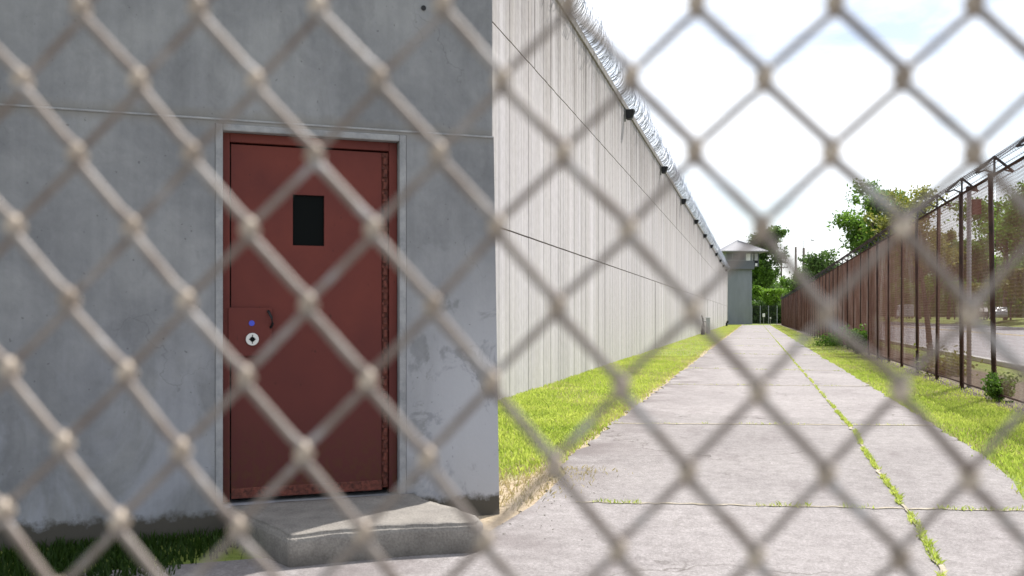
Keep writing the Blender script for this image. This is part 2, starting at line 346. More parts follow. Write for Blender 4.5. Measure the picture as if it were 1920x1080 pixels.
# ---------------------------------------------------------------- grass
def blades(name, P, h, w, m, lean=.5):
    n = len(P); a = rng.uniform(0, 2*PI, n); H = h*rng.uniform(.5, 1.25, n); W = w*rng.uniform(.7, 1.3, n)
    dx, dy = np.cos(a), np.sin(a); la = rng.uniform(0, 2*PI, n); ln = H*lean*rng.uniform(.2, 1.2, n)
    V = np.zeros((n, 4, 3)); V[:, :, :] = P[:, None, :]
    V[:, 0, 0] -= dx*W; V[:, 0, 1] -= dy*W; V[:, 1, 0] += dx*W; V[:, 1, 1] += dy*W
    V[:, 2, 0] += ln*np.cos(la)*.4+dx*W*.7; V[:, 2, 1] += ln*np.sin(la)*.4+dy*W*.7; V[:, 2, 2] += H*.6
    V[:, 3, 0] += ln*np.cos(la); V[:, 3, 1] += ln*np.sin(la); V[:, 3, 2] += H
    Fc = np.arange(n*4).reshape(n, 4)
    return npmesh(name, V.reshape(-1, 3), Fc, m)
def strip_pts(x0, x1, y0, y1, dens):
    n = int((x1-x0)*(y1-y0)*dens); P = np.zeros((n, 3)); P[:, 0] = rng.uniform(x0, x1, n); P[:, 1] = rng.uniform(y0, y1, n); return P
def patchy(P, keep=.45):
    s = np.sin(P[:, 0]*3.1+np.sin(P[:, 1]*1.3)*2)+np.sin(P[:, 1]*2.3+P[:, 0]*1.7)+rng.normal(0, .8, len(P))
    return P[s > -1.6+keep]
def notdirt(P):
    d = np.sqrt((P[:, 0]+1.5)**2+((P[:, 1]-6.3)*.65)**2)+rng.normal(0, .22, len(P)); return P[d > 1.0]
L1 = notdirt(np.vstack([strip_pts(-3.74, -1.62, 6.0, 14, 2600), strip_pts(-3.74, -1.64, 14, 30, 1100), strip_pts(-3.74, -1.64, 30, 134, 200)]))
inb = (L1[:, 1] < 9.2) & (L1[:, 0] < -1.65-(L1[:, 1]-5.87)*.671)
L1 = L1[~inb]
L1 = L1[L1[:, 0] < -1.70+rng.normal(0, .05, len(L1))]
edge = L1[(L1[:, 0] > -1.95) & (rng.random(len(L1)) < .55)]
R1 = np.vstack([strip_pts(2.05, 3.35, 7.0, 16, 2200), strip_pts(2.05, 3.35, 16, 34, 900), strip_pts(2.05, 3.35, 34, 134, 180), strip_pts(3.35, 3.7, 10, 60, 160)])
q0, q1 = gd(1925, 985), gd(1775, 800)
keep = ~((R1[:, 1] < 9.6) & (R1[:, 0] < q0.x+(9.6-R1[:, 1])*.02+.05)); R1 = R1[keep]
R2 = strip_pts(1.7, 4.2, 5.2, 9.6, 2200); R2 = R2[R2[:, 0] > np.interp(R2[:, 1], [5.2, 6.36, 6.84, 8.0, 9.6], [3.0, 1.85, 1.82, 2.0, 2.06])+rng.normal(0, .04, len(R2))]
R1 = R1[R1[:, 1] > 9.6]
G = np.vstack([L1, R1, R2]); nearm = G[:, 1] < 30
isdry = rng.random(len(G)) < .14+.25*(np.sin(G[:, 1]*.9+G[:, 0]*2) > .5)+np.clip((G[:, 1]-14)/60, 0, .3)
tag(blades('grass', G[~isdry], .05, .008, M['grass']), kind='stuff')
bpy.data.objects['grass']['label'] = 'bright yellow green grass verges along both sides of the path'; bpy.data.objects['grass']['category'] = 'grass'
D1 = np.vstack([G[isdry], edge]); c0 = strip_pts(-2.2, -.95, 5.9, 7.8, 900); c0 = c0[(c0[:, 0] < -1.65+(c0[:, 1]-5.9)*.25+rng.normal(0, .12, len(c0)))]
inb = (c0[:, 0] < -1.62-(c0[:, 1]-5.87)*.671); c0 = c0[~inb]
tag(blades('dry_grass', np.vstack([D1, c0]), .04, .005, M['drygrass'], .9), 'dry straw coloured grass on the verges and by the building corner', 'dry grass', kind='stuff')
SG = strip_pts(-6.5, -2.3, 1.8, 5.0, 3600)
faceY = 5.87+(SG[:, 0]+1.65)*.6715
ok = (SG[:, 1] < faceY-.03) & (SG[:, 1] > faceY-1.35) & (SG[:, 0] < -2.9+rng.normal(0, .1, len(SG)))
tag(blades('lawn_grass', SG[ok], .06, .006, M['shadegrass']), 'dark green grass, shade put into its colour, below the grey building face', 'grass', kind='stuff')
J = []
for idx, pts in enumerate(joints):
    pts = np.array(pts); dens = 14 if idx == 0 else (5 if idx < 5 else 2.5)
    lon = idx == len(joints)-1
    for k in range(len(pts)-1):
        p, q = pts[k], pts[k+1]; ph = math.sin(p[0]*5.1+idx)+math.sin(p[0]*11.7+idx*2)+(2 if lon else 0)
        if p[0] > 1.2 and idx == 0: ph += .8
        if ph < (-.2 if idx else .35) or (lon and math.sin(p[1]*3.7)+math.sin(p[1]*8.3) < -.9): continue
        n = int((60 if idx == 0 else 22)*.14) if not lon else (int(40 if p[1] < 14 else 50))
        if not lon and idx > 2: n = 6
        for _ in range(max(n, 1)):
            t_ = random.random(); J.append((p[0]+(q[0]-p[0])*t_+(rng.normal(0, .010)), p[1]+(q[1]-p[1])*t_+rng.normal(0, .014), .013))
J = np.array(J)
tag(blades('joint_grass', J, .03, .004, M['grass'], 1.0), 'thin line of grass sprouting from the path joints', 'grass', kind='stuff')
W1 = strip_pts(-3.7, -1.75, 6.5, 16, 900); W1 = notdirt(W1); W1 = W1[(np.sin(W1[:, 0]*4.3+1.1*W1[:, 1])+np.sin(W1[:, 1]*2.9-W1[:, 0]*2.2)+rng.normal(0, .3, len(W1)) > .5)]
W1 = W1[~((W1[:, 1] < 9.2) & (W1[:, 0] < -1.65-(W1[:, 1]-5.87)*.671))]
W2 = strip_pts(2.15, 3.5, 9, 18, 500); W2 = W2[(np.sin(W2[:, 0]*4.3+1.1*W2[:, 1])+np.sin(W2[:, 1]*2.9) > .9)]
WW = np.vstack([W1, W2])
tag(blades('broadleaf_weeds', WW[rng.random(len(WW)) < .6], .055, .013, M['grass'], 1.2), 'broad leaved weeds mixed in the grass verges', 'weeds', kind='stuff')
# pebbles and litter along the fence foot
def pebbles(P, r, name, m):
    n = len(P); base = np.array([(1, 0, 0), (0, 1, 0), (-1, 0, 0), (0, -1, 0), (0, 0, .7), (0, 0, -.4)], float)
    tri = np.array([(0, 1, 4), (1, 2, 4), (2, 3, 4), (3, 0, 4), (1, 0, 5), (2, 1, 5), (3, 2, 5), (0, 3, 5)])
    V = P[:, None, :]+base[None]*(r*rng.uniform(.4, 1.6, (n, 1, 3)))
    Fc = (tri[None]+(np.arange(n)*6)[:, None, None]).reshape(-1, 3)
    return npmesh(name, V.reshape(-1, 3), Fc, m)
P = strip_pts(3.2, 3.9, 10, 60, 110); P2 = strip_pts(-1.6, -.9, 5.2, 7.6, 60); P2[:, 2] = .008
tag(pebbles(np.vstack([P, P2*np.array([1, 1, 1])]), .011, 'gravel', M['step']), 'loose stones and crumbs along the foot of the rusty fence', 'gravel', kind='stuff')

# ---------------------------------------------------------------- gatehouse
A = Vector((-1.65, 5.87, 0)); ang = math.atan2(.92, 1.37); U = Vector((math.cos(ang), math.sin(ang), 0)); Nn = Vector((-U.y, U.x, 0))
def fuz(px, py, off=0.0):
    """pixel -> (u, z) on the gatehouse face"""
    d = Fv + Rv*((px-960)/FPX) + Zv*((HZ-py)/FPX); pl = A+Nn*off
    t_ = (pl-CAM).dot(Nn)/d.dot(Nn); P = CAM+d*t_; return (P-A).dot(U), P.z
gh = empty('gatehouse', A, ang)
tag(gh, 'grey concrete gatehouse in shade with a maroon steel door', 'building')
u0, zt = fuz(418, 250); u1, _ = fuz(749, 262); z0d = .18; zt = 2.40
H = 5.6; JZ = 2.47
def quadwall(mb, ua, ub, za, zb, y0, y1, bat=0.0): mb.box((ua, y0, za), (ub, y1, zb))
mb = MB()
mb.box((-5.2, 0, -.3), (u0-.045, 4.4, JZ))           # left of door
i = len(mb.v)
mb.box((u1+.045, 0, -.3), (0, 4.4, JZ))
for k in (i+1, i+2): x_, y_, z_ = mb.v[k]; mb.v[k] = (x_+.045, y_, z_)
mb.box((u0-.045, 0, zt+.04), (u1+.045, 4.4, JZ)); mb.box((u0-.045, .35, -.3), (u1+.045, 4.4, zt+.04))
mb.box((u0-.045, 0, -.3), (u1+.045, .35, z0d-.01))
mb.build('lower_wall', M['gate'], gh)
mb = MB(); mb.box((-5.2, -.007, JZ-.012), (-.004, .012, JZ+.001)); mb.build('ledge_highlight', M['mortar'], gh, bevel=.004)  # pale strip added as the sky highlight along the wall offset
mb = MB(); mb.box((-5.2, .014, JZ), (-.006, 4.4, H)); mb.build('upper_wall', M['gate'], gh)
mb = MB(); mb.box((-5.3, -.1, H), (.1, 4.5, H+.18)); mb.build('roof', M['coping'], gh)
mb = MB()
mb.box((u0-.043, -.004, z0d-.01), (u0, .16, zt+.04)); mb.box((u1, -.004, z0d-.01), (u1+.043, .16, zt+.04)); mb.box((u0, -.004, zt), (u1, .16, zt+.04))
mb.build('door_surround', M['mortar'], gh, bevel=.006)
fr = MB(); fy = .055
fl_, _ = fuz(431, 600, .05); fri, _ = fuz(716, 600, .05); ft = zt-.055
fr.box((u0, fy, z0d), (fl_, .15, zt)); fr.box((u1-.055, fy, z0d), (u1-.002, .15, zt)); fr.box((fl_, fy, ft), (u1-.055, .15, zt))
fro = fr.build('door_frame', M['maroon'], gh, bevel=.004)
dl = MB(); dy = .068; dr = u1-.10
wu0, wz0 = fuz(549, 460, dy); wu1, wz1 = fuz(608, 367, dy); db = z0d+.03
dl.box((fl_+.008, dy, db), (wu0, .11, ft-.012)); dl.box((wu1, dy, db), (dr, .11, ft-.012))
dl.box((wu0, dy, db), (wu1, .11, wz0)); dl.box((wu0, dy, wz1), (wu1, .11, ft-.012))
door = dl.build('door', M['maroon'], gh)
g = MB(); g.box((wu0, dy+.02, wz0), (wu1, dy+.03, wz1)); g.build('window_pane', M['black'], door)
g = MB(); g.box((fl_+.008, dy-.012, db-.012), (dr, dy-.001, db+.05)); g.build('kick_rail', M['hinge'], door, bevel=.003)
pu0, pz0 = fuz(428, 668, .05); pu1, pz1 = fuz(510, 577, .05)
g = MB(); g.box((pu0, .046, pz0), (pu1, .0665, pz1)); lp = g.build('lock_plate', M['maroon'], door, bevel=.002)
cu, cz = fuz(473, 636, .045)
g = MB(); g.tube([(cu, .0445, cz), (cu, .034, cz)], .038, 28); g.build('lock_ring', M['brass'], door, bevel=.002)
g = MB(); g.tube([(cu, .034, cz), (cu, .031, cz)], .015, 16); g.box((cu-.002, .0315, cz-.027), (cu+.002, .0335, cz+.027)); g.box((cu-.019, .0315, cz-.003), (cu+.019, .0336, cz+.003)); g.build('keyhole', M['black'], door)
bu, bz = fuz(472, 606, .045); g = MB(); g.tube([(bu, .0455, bz), (bu, .0425, bz)], .017, 14); g.build('blue_dot', M['blue'], door)
hu, hz = fuz(507, 598, .03)
g = MB(); g.tube([(hu-.014, .067, hz+.05), (hu-.01, .035, hz+.045), (hu+.006, .02, hz+.01), (hu+.012, .02, hz-.03), (hu+.004, .04, hz-.05), (hu+.004, .067, hz-.055)], .008, 8); g.build('handle', M['darkmetal'], door, smooth=True)
g = MB(); g.box((dr+.004, .072, db), (dr+.042, .10, ft-.01)); zz = db+.02; k = 0
while zz < ft-.08:
    g.tube([(dr+.022, .066, zz), (dr+.022, .066, zz+.045)], .016, 8); g.tube([(dr+.008, .069, zz+.055), (dr+.008, .060, zz+.055)], .009, 6); zz += .078
g.build('hinge', M['hinge'], door, bevel=.002)
g = MB(); tu, tz = fuz(795, 14); g.tube([(tu, .013, tz), (tu, .006, tz)], .016, 12); g.build('bolt_hole', M['darkmetal'], gh)

# step slab
def cam2(px, py, z): p = gd(px, py, z); return (p.x, p.y)
tz_ = .178
top = [cam2(462, 965, tz_), cam2(500, 986, tz_), cam2(545, 1003, tz_), cam2(650, 994, tz_), cam2(760, 985, tz_), cam2(850, 981, tz_), cam2(893, 979, tz_), cam2(907, 973, tz_), cam2(897, 964, tz_), cam2(860, 952, tz_), cam2(805, 939, tz_)]
p = A+U*(-.52)+Nn*(-.012); top.append((p.x, p.y)); p = A+U*(-1.66)+Nn*(-.012); top.append((p.x, p.y))
bm = bmesh.new(); loT = [bm.verts.new((a, b, tz_)) for a, b in top]
cx = sum(a for a, _ in top)/len(top); cy = sum(b for _, b in top)/len(top)
loB = []
for i, (a, b) in enumerate(top):
    k = 1.015 if i < 9 else 1.0
    loB.append(bm.verts.new((cx+(a-cx)*k, cy+(b-cy)*k, -.05)))
ft_ = bm.faces.new(loT); bm.faces.new(loB[::-1])
for i in range(len(top)): j = (i+1) % len(top); bm.faces.new((loT[j], loT[i], loB[i], loB[j]))
bmesh.ops.recalc_face_normals(bm, faces=bm.faces[:])
bmesh.ops.bevel(bm, geom=[e for e in bm.edges if e.verts[0].co.z > .1 and e.verts[1].co.z > .1], offset=.018, segments=3, affect='EDGES')
bmesh.ops.triangulate(bm, faces=bm.faces[:])
for _ in range(3): bmesh.ops.subdivide_edges(bm, edges=[e for e in bm.edges if e.calc_length() > .05], cuts=1); bmesh.ops.triangulate(bm, faces=bm.faces[:])
from mathutils import noise as mno
for v in bm.verts:
    if v.co.z > -.04:
        d_ = mno.noise_vector(v.co*9)*.006+mno.noise_vector(v.co*3)*.008
        v.co += d_
        if v.co.z > .15: v.co.z -= max(0, mno.noise(v.co*14))*.008
for f in bm.faces: f.smooth = True
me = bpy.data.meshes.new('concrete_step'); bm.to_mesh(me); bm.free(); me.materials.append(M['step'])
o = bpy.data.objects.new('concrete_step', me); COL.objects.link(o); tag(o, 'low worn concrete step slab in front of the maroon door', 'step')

# ---------------------------------------------------------------- perimeter wall
WY0, WY1, WH = 8.2, 137.0, 7.45
prof = []
y = WY0
while y < WY1:
    w = random.choice((.18, .22, .28, .36, .5)) if y < 40 else random.uniform(.35, 1.0)
    g_ = random.choice((.006, .010, .016)); dp_ = random.choice((.006, .012, .02)); off = random.uniform(-.005, .006)
    prof += [(off, y), (off, min(y+w-g_, WY1)), (-dp_, min(y+w-g_*.5, WY1))]; y += w
prof = [p for k, p in enumerate(prof) if k == 0 or p[1] > prof[k-1][1]+1e-4]
pw = empty('perimeter_wall', (WX, WY0, 0)); tag(pw, 'tall pale concrete prison wall with vertical streaks running to the tower', 'wall')
lifts = [(-.3, 2.63), (2.655, 5.63), (5.655, WH)]
panel_y = [16.0, 27.0, 36.6, 47, 57.4, 68, 78.5, 89, 99.5, 110, 120.5]
def gap(yv): return any(abs(yv-a) < .0001 for a in panel_y)
for a, b in lifts:
    mb = MB(); n = len(prof)
    for dx_, yv in prof: mb.v += [(dx_, yv-WY0, a), (dx_, yv-WY0, b)]
    for k in range(n-1): mb.f.append((2*k, 2*k+2, 2*k+3, 2*k+1))
    i = len(mb.v); mb.v += [(-.4, 0, a), (-.4, 0, b), (-.4, WY1-WY0, a), (-.4, WY1-WY0, b)]
    mb.f += [(i, 0, 1, i+1), (2*n-2, i+2, i+3, 2*n-1), (i+2, i, i+1, i+3)]
    mb.f.append(tuple([i+1]+[2*k+1 for k in range(n)]+[i+3])); mb.f.append(tuple([i+2]+[2*k for k in range(n)][::-1]+[i]))
    mb.build('concrete_lift', M['wall'], pw)
mb = MB()
for zz in (2.63, 5.63): mb.box((-.38, 0.01, zz), (-.022, WY1-WY0-.01, zz+.025))
mb.build('joint_seam', M['joint'], pw)
mb = MB()
for py_ in panel_y[0:1]+panel_y[2:]:
    mb.box((-.02, py_-WY0-.012, 5.66 if py_ in (16.0, 47, 68) else .0), (.0085, py_-WY0+.012, WH-.1 if py_ in (16.0, 47, 68) else 2.6))
mb.build('panel_seam', M['joint'], pw)
mb = MB(); ys = [WY0-.1]+[27.6+11*k for k in range(-1, 10)]+[WY1+.1]
for k in range(len(ys)-1): dz_ = random.uniform(-.03, .03); mb.box((-.46, ys[k]-WY0+.01, WH), (.045, ys[k+1]-WY0-.01, WH+.16+dz_))
mb.build('coping', M['coping'], pw, bevel=.012)

# razor wire
def coil(y0, y1, cx, cz, r, pitch, ph, w=.011, seed=0):
    rs = np.random.default_rng(seed); nt_ = int((y1-y0)/pitch); n = nt_*20
    t_ = np.arange(n+1)/20.0; th = 2*PI*t_+ph; wob = np.interp(t_, np.arange(nt_+1), rs.normal(0, .10, nt_+1)); rr = r*(1+wob)
    y_ = y0+pitch*t_+np.interp(t_, np.arange(nt_+1), rs.normal(0, pitch*.5, nt_+1))+.16*np.sin(th*1.0+np.interp(t_, np.arange(nt_+1), rs.uniform(0, 6, nt_+1)))
    x_ = cx+rr*np.cos(th)+np.interp(t_, np.arange(nt_+1), rs.normal(0, .05, nt_+1)); z_ = cz+rr*np.sin(th)*.95+np.interp(t_, np.arange(nt_+1), rs.normal(0, .03, nt_+1))
    P = np.stack([x_, y_, z_], 1); er = np.stack([np.cos(th), np.zeros_like(th), np.sin(th)], 1); ey = np.zeros_like(P); ey[:, 1] = 1
    V = np.concatenate([P+ey*w+er*w*.3, P-ey*w-er*w*.3]); k = np.arange(n); F1 = np.stack([k, k+1, k+1+n+1, k+n+1], 1)
    # barbs: small four-pointed blades
    kb = np.arange(0, n+1, 1); tan = np.roll(P, -1, 0)-P; tan[-1] = tan[-2]; tan /= np.linalg.norm(tan, axis=1)[:, None]
    B = P[kb]; T = tan[kb]; s = w*2.6
    Vb = np.stack([B+ey[kb]*s+T*s*.9, B-ey[kb]*w*.2-T*w, B-ey[kb]*s-T*s*.9, B+ey[kb]*w*.2+T*w], 1).reshape(-1, 3)
    Fb = np.arange(len(Vb)).reshape(-1, 4)
    return V, F1, Vb, Fb
VV, FF = [], []; off = 0
for prm in ((6, 137, WX-.18, WH+.60, .45, .21, 0, .012, 1), (6, 137, WX-.16, WH+.54, .38, .24, 2.1, .012, 2), (6, 90, WX-.2, WH+.62, .40, .33, 4.4, .011, 3)):
    V, F1, Vb, Fb = coil(*prm)
    for a, b in ((V, F1), (Vb, Fb)): VV.append(a); FF.append(b+off); off += len(a)
o = npmesh('razor_wire', np.vstack(VV), np.vstack(FF), M['razor']); tag(o, 'silver razor wire coil along the top of the concrete wall', 'razor wire')

# floodlights on the wall
def flood():
    r = empty('floodlight', (WX, 27.7, WH-.02)); 
    h = MB(); i = len(h.v)
    h.v += [(0.05, -.13, -.02), (.30, -.13, -.02), (.20, -.13, -.30), (.07, -.13, -.30), (0.05, .13, -.02), (.30, .13, -.02), (.20, .13, -.30), (.07, .13, -.30)]
    h.f += [(0, 1, 2, 3), (7, 6, 5, 4), (0, 4, 5, 1), (1, 5, 6, 2), (2, 6, 7, 3), (3, 7, 4, 0)]
    h.build('housing', M['darkmetal'], r, bevel=.01)
    b = MB(); b.box((.0, -.03, -.36), (.05, .03, .0)); b.build('bracket', M['galv'], r, bevel=.004)
    l = MB(); l.v += [(.31, -.1, -.05), (.31, .1, -.05), (.225, .1, -.27), (.225, -.1, -.27), (.315, -.1, -.05), (.315, .1, -.05), (.23, .1, -.27), (.23, -.1, -.27)]
    l.f += [(0, 3, 2, 1), (4, 5, 6, 7), (0, 1, 5, 4), (1, 2, 6, 5), (2, 3, 7, 6), (3, 0, 4, 7)]; l.build('lens', M['black'], r)
    return r
ordn = ['nearest', 'second nearest', 'third nearest', 'fourth nearest', 'fifth nearest', 'sixth nearest', 'seventh nearest', 'eighth nearest', 'ninth nearest', 'tenth nearest']
f0 = flood()
for k in range(10):
    r = f0 if k == 0 else copy_tree(f0)
    r.location = (WX, 27.7+10.9*k, WH-.02); tag(r, 'small black floodlight under the coping of the pale wall, %s to the camera' % ordn[k], 'floodlight', 'floodlights along the wall top')

# ---------------------------------------------------------------- guard tower
TD = 139.0
def tx(px): return (px-960)*TD/FPX
o0 = at(1377, HZ, TD); o0.z = 0
tw = empty('guard_tower', o0, YAW); tag(tw, 'grey guard tower with hipped metal roof at the end of the wall', 'tower')
k_ = TD/FPX; hh = lambda py: CH+(HZ-py)*k_
mb = MB(); mb.box((-1.2, 0, -.3), (33*k_, 4.2, hh(503))); mb.build('shaft', M['tower'], tw, bevel=.04)
mb = MB(); mb.box((-22*k_, -.7, hh(505)), (35*k_, 4.8, hh(490))); mb.build('cabin_base', M['cabinpanel'], tw, bevel=.03)
mb = MB(); mb.box((-18*k_, -.55, hh(490)), (33*k_, 4.6, hh(472))); cab = mb.build('cabin', M['tower'], tw)
for a, b in ((20, 28), (31, 33.5)):
    mb = MB(); mb.box((a*k_, -.60, hh(489)), (b*k_, -.553, hh(476))); w_ = mb.build('shutter', M['white'] if a == 20 else M['galv'], cab, bevel=.01)
for a, b in ((-15, -6), (-4, 6), (8, 17)):
    mb = MB(); mb.box((a*k_, -.58, hh(487)), (b*k_, -.552, hh(475))); mb.build('window', M['cabinpanel'], cab)
mb = MB(); mb.box((35*k_, -.5, hh(500)), (44*k_, 3.5, hh(497))); mb.box((43*k_, -.5, hh(497)), (44*k_, 3.5, hh(486))); mb.box((35*k_, -.5, hh(497)), (36*k_, -.3, hh(474))); mb.box((43*k_, -.5, hh(486)), (44*k_, -.3, hh(474))); mb.build('balcony', M['cabinpanel'], tw)
mb = MB(); mb.box((36*k_, -.62, hh(489)), (42*k_, -.5, hh(476))); mb.build('balcony_panel', M['galv'], tw)
mb = MB(); mb.box((37*k_, -.6, hh(499)), (41*k_, -.51, hh(494))); mb.build('notice_plate', M['white'], tw)
mb = MB(); e = hh(472)
a0, a1, b0, b1 = -29*k_, 56*k_, -2.3, 6.2; ap = ((a0+a1)/2-.2, 2.0, hh(448))
i = 0; mb.v += [(a0, b0, e), (a1, b0, e), (a1, b1, e), (a0, b1, e), (a0, b0, e-.12), (a1, b0, e-.12), (a1, b1, e-.12), (a0, b1, e-.12), ap]
mb.f += [(0, 1, 8), (1, 2, 8), (2, 3, 8), (3, 0, 8), (4, 5, 1, 0), (5, 6, 2, 1), (6, 7, 3, 2), (7, 4, 0, 3), (7, 6, 5, 4)]
rf = mb.build('roof', M['roof'], tw)
mb = MB()
for s in range(14):
    f_ = (s+.5)/14; px0 = a0+(a1-a0)*f_; mb.tube([(px0, b0, e+.02), (px0+(ap[0]-px0)*.97, b0+(ap[1]-b0)*.97, e+(ap[2]-e)*.97+.02)], .025, 4)
mb.build('roof_seam', M['roof'], rf)

# ---------------------------------------------------------------- chain link panel mesh
def chain_panel(W, Hh, dx, dz, r):
    """zigzag wires; flat arrays"""
    nw = int(W/dx); ns = int(Hh/dz); V = []; Fc = []
    ang3 = [0, 2*PI/3, 4*PI/3]
    P = []
    for i in range(nw):
        xs_ = [i*dx + (dx*.52 if (k+0) % 2 else -.02*dx) for k in range(ns+1)]
        P.append(np.array([(0, x_, k*dz) for k, x_ in enumerate(xs_)]))
    V = []; Fc = []; o_ = 0
    for p in P:
        n = len(p)
        ring = np.array([(r*math.cos(a), r*math.sin(a), 0) for a in ang3])
        v = (p[:, None, :]+ring[None]).reshape(-1, 3)
        k = np.arange(n-1)[:, None]*3; j = np.arange(3)[None]
        f = np.stack([k+j, k+(j+1) % 3, k+3+(j+1) % 3, k+3+j], -1).reshape(-1, 4)
        V.append(v); Fc.append(f+o_); o_ += len(v)
    return np.vstack(V), np.vstack(Fc)
SP = 2.35; FH = 3.49
fn = empty('rusty_fence', (FX, 13.55, 0)); tag(fn, 'long rusty chain link fence with triangular barbed wire brackets beside the road', 'fence')
V, Fc = chain_panel(SP, FH-.1, .056, .028, .0040)
V[:, 2] += .08
pan = npmesh('mesh_panel', V, Fc, M['rustmesh'], fn); pan.location = (0, -2*SP, 0)
def brk():
    mb = MB()
    mb.tube([(0, 0, FH-.02), (0, 0, FH+.27)], .018, 6)
    for s in (-1, 1):
        mb.tube([(0, 0, FH+.28), (s*.27, 0, FH+.035)], .021, 6)
        mb.tube([(s*.27, 0, FH+.035), (s*.2, 0, FH+.05), (s*.13, 0, FH+.075), (s*.05, 0, FH+.04), (0, 0, FH+.01)], .015, 6)
    return mb
mbp = MB(); mbp.tube([(0, 0, -.1), (0, 0, FH+.02)], .038, 8); post0 = mbp.build('post', M['rustpost'], fn, smooth=True)
br0 = brk().build('barb_bracket', M['bracket'], fn)
post0.location = (0, -2*SP, 0); br0.location = (0, -2*SP, 0)
NP = 52
for k in range(-1, NP):
    c = pan.copy(); COL.objects.link(c); c.location = (0, k*SP, 0)
    c = post0.copy(); COL.objects.link(c); c.location = (0, k*SP, 0); c.rotation_euler = (rng.normal(0, .006), rng.normal(0, .006), 0)
    c = br0.copy(); COL.objects.link(c); c.location = (0, k*SP, 0)
LEN = (NP-1)*SP
mb = MB(); mb.tube([(0, -2*SP, FH), (0, LEN, FH)], .022, 8); mb.build('top_rail', M['rustpost'], fn, smooth=True)
mb = MB(); mb.tube([(0.01, -2*SP, .1), (0.01, LEN, .1)], .014, 6); mb.build('bottom_rail', M['rustpost'], fn)
mb = MB()
for (x_, z_) in ((0, .29), (.14, .165), (-.14, .165), (.27, .04), (-.27, .04), (.07, .225), (-.07, .225), (.2, .1), (-.2, .1)):
    pts = []; yy = -2*SP
    while yy < LEN: pts.append((x_+random.uniform(-.01, .01), yy, FH+z_-.015*abs(math.sin(PI*yy/SP)))); yy += SP/2
    mb.tube(pts, .0034, 4)
    yy = -2*SP
    while yy < LEN:
        mb.tube([(x_-.018, yy-.01, FH+z_+.02), (x_+.018, yy+.01, FH+z_-.025)], .002, 3); mb.tube([(x_+.018, yy-.01, FH+z_+.018), (x_-.018, yy+.01, FH+z_-.028)], .002, 3); yy += .13 if yy < 30 else .3
mb.build('barbed_wire', M['rustpost'], fn)
# brace post (leaning) near the right edge
q = gd(1895, 752)
mb = MB(); mb.tube([(.12, -1.15, 0), (.03, -.1, 1.35)], .03, 8); mb.build('brace', M['rustpost'], fn)
# galvanised pole with box, behind the fence
pp = at(1816, HZ, 16.9); pl0 = empty('galvanised_pole', (FX+.17, 18.5, 0)); tag(pl0, 'slim grey pole behind the fence with a rusty red box near its top', 'pole')
mb = MB(); mb.tube([(0, 0, 0), (0, 0, 3.58)], .04, 10); mb.build('post', M['galv'], pl0, smooth=True)
mb = MB(); mb.box((.045, -.07, 3.14), (.19, .07, 3.38)); mb.prism([(.03, -.09), (.205, -.09), (.205, .09), (.03, .09)], 3.382, 3.405); mb.build('box', M['redbox'], pl0, bevel=.008)
mb = MB(); mb.box((-.05, -.04, 3.581), (.13, .04, 3.65)); mb.build('lamp_arm', M['rustpost'], pl0, bevel=.01)

# ---------------------------------------------------------------- end gate
gd_ = 139.5
ge = at(1410, HZ, gd_); ge.z = 0; gt = empty('chain_link_gate', ge, YAW); tag(gt, 'chain link gate closing the far end of the path', 'gate')
gw = 47*gd_/FPX; ghh = CH+(HZ-574)*gd_/FPX
V, Fc = chain_panel(gw, ghh, .12, .06, .014); V = V[:, [1, 0, 2]]
npmesh('wire_mesh', V, Fc, M['bracket'], gt)
for f_ in (0, .33, .66, 1):
    mb = MB(); mb.tube([(gw*f_, 0, 0), (gw*f_, 0, ghh+.1)], .05, 8); mb.build('post', M['greypost'], gt)
for z_ in (ghh, .15): mb = MB(); mb.tube([(0, 0, z_), (gw, 0, z_)], .035, 6); mb.build('rail', M['bracket'], gt)
def sign(px, py, d, w, h, lab, ph=None):
    p = at(px, py, d); e_ = empty('sign', (p.x, p.y, 0), YAW); tag(e_, lab, 'sign')
    mb = MB(); mb.box((-w/2, -.03, p.z-h/2), (w/2, 0, p.z+h/2)); mb.build('board', M['white'], e_, bevel=.01)
    mb = MB(); mb.tube([(0, .04, 0), (0, .04, p.z+h/2)], .03, 6); mb.build('post', M['galv'], e_)
sign(1432, 591, 137, .38, .5, 'small white sign board standing before the far gate')
sign(1444.5, 596, 139, .22, .22, 'smallest white sign, right of the far gate centre')

# small things along the wall
p = gd(1328, 626); e_ = empty('utility_pedestal', (p.x-.02, p.y, 0), .1); tag(e_, 'grey upright utility pedestal on the left grass verge', 'pedestal')
mb = MB(); mb.box((-.14, -.09, 0), (.14, .09, 1.1)); mb.build('body', M['greypost'], e_, bevel=.015)
mb = MB(); mb.box((-.155, -.105, 1.1), (.155, .105, 1.17)); mb.build('cap', M['greypost'], e_, bevel=.02)
p = Vector((WX+.35, 64.5, 0)); e_ = empty('standpipe', p); tag(e_, 'dark rusty standpipe with valve wheel against the pale wall', 'standpipe')
mb = MB(); mb.tube([(0, 0, 0), (0, 0, .35), (0, 0, .4)], [.15, .13, .07], 10); mb.tube([(0, 0, .38), (.03, 0, .8), (-.02, 0, 1.15)], .05, 8); mb.build('riser', M['darkmetal'], e_)
mb = MB(); n = 16; mb.tube([(.12*math.cos(2*PI*k/n)+.02, -.1, .5+.14*math.sin(2*PI*k/n)) for k in range(n+1)], .02, 6); mb.build('valve_wheel', M['rustpost'], e_)
mb = MB(); mb.tube([(0, 0, .95), (.15, 0, .93), (.24, 0, .84)], [.05, .05, .04], 8); mb.build('spout', M['galv'], e_)
mb = MB(); mb.tube([(-.02, 0, 1.1), (-.08, 0, 1.32)], .04, 6); mb.tube([(.28, 0, 0), (.28, 0, .55)], .018, 6); mb.build('stem', M['darkmetal'], e_)
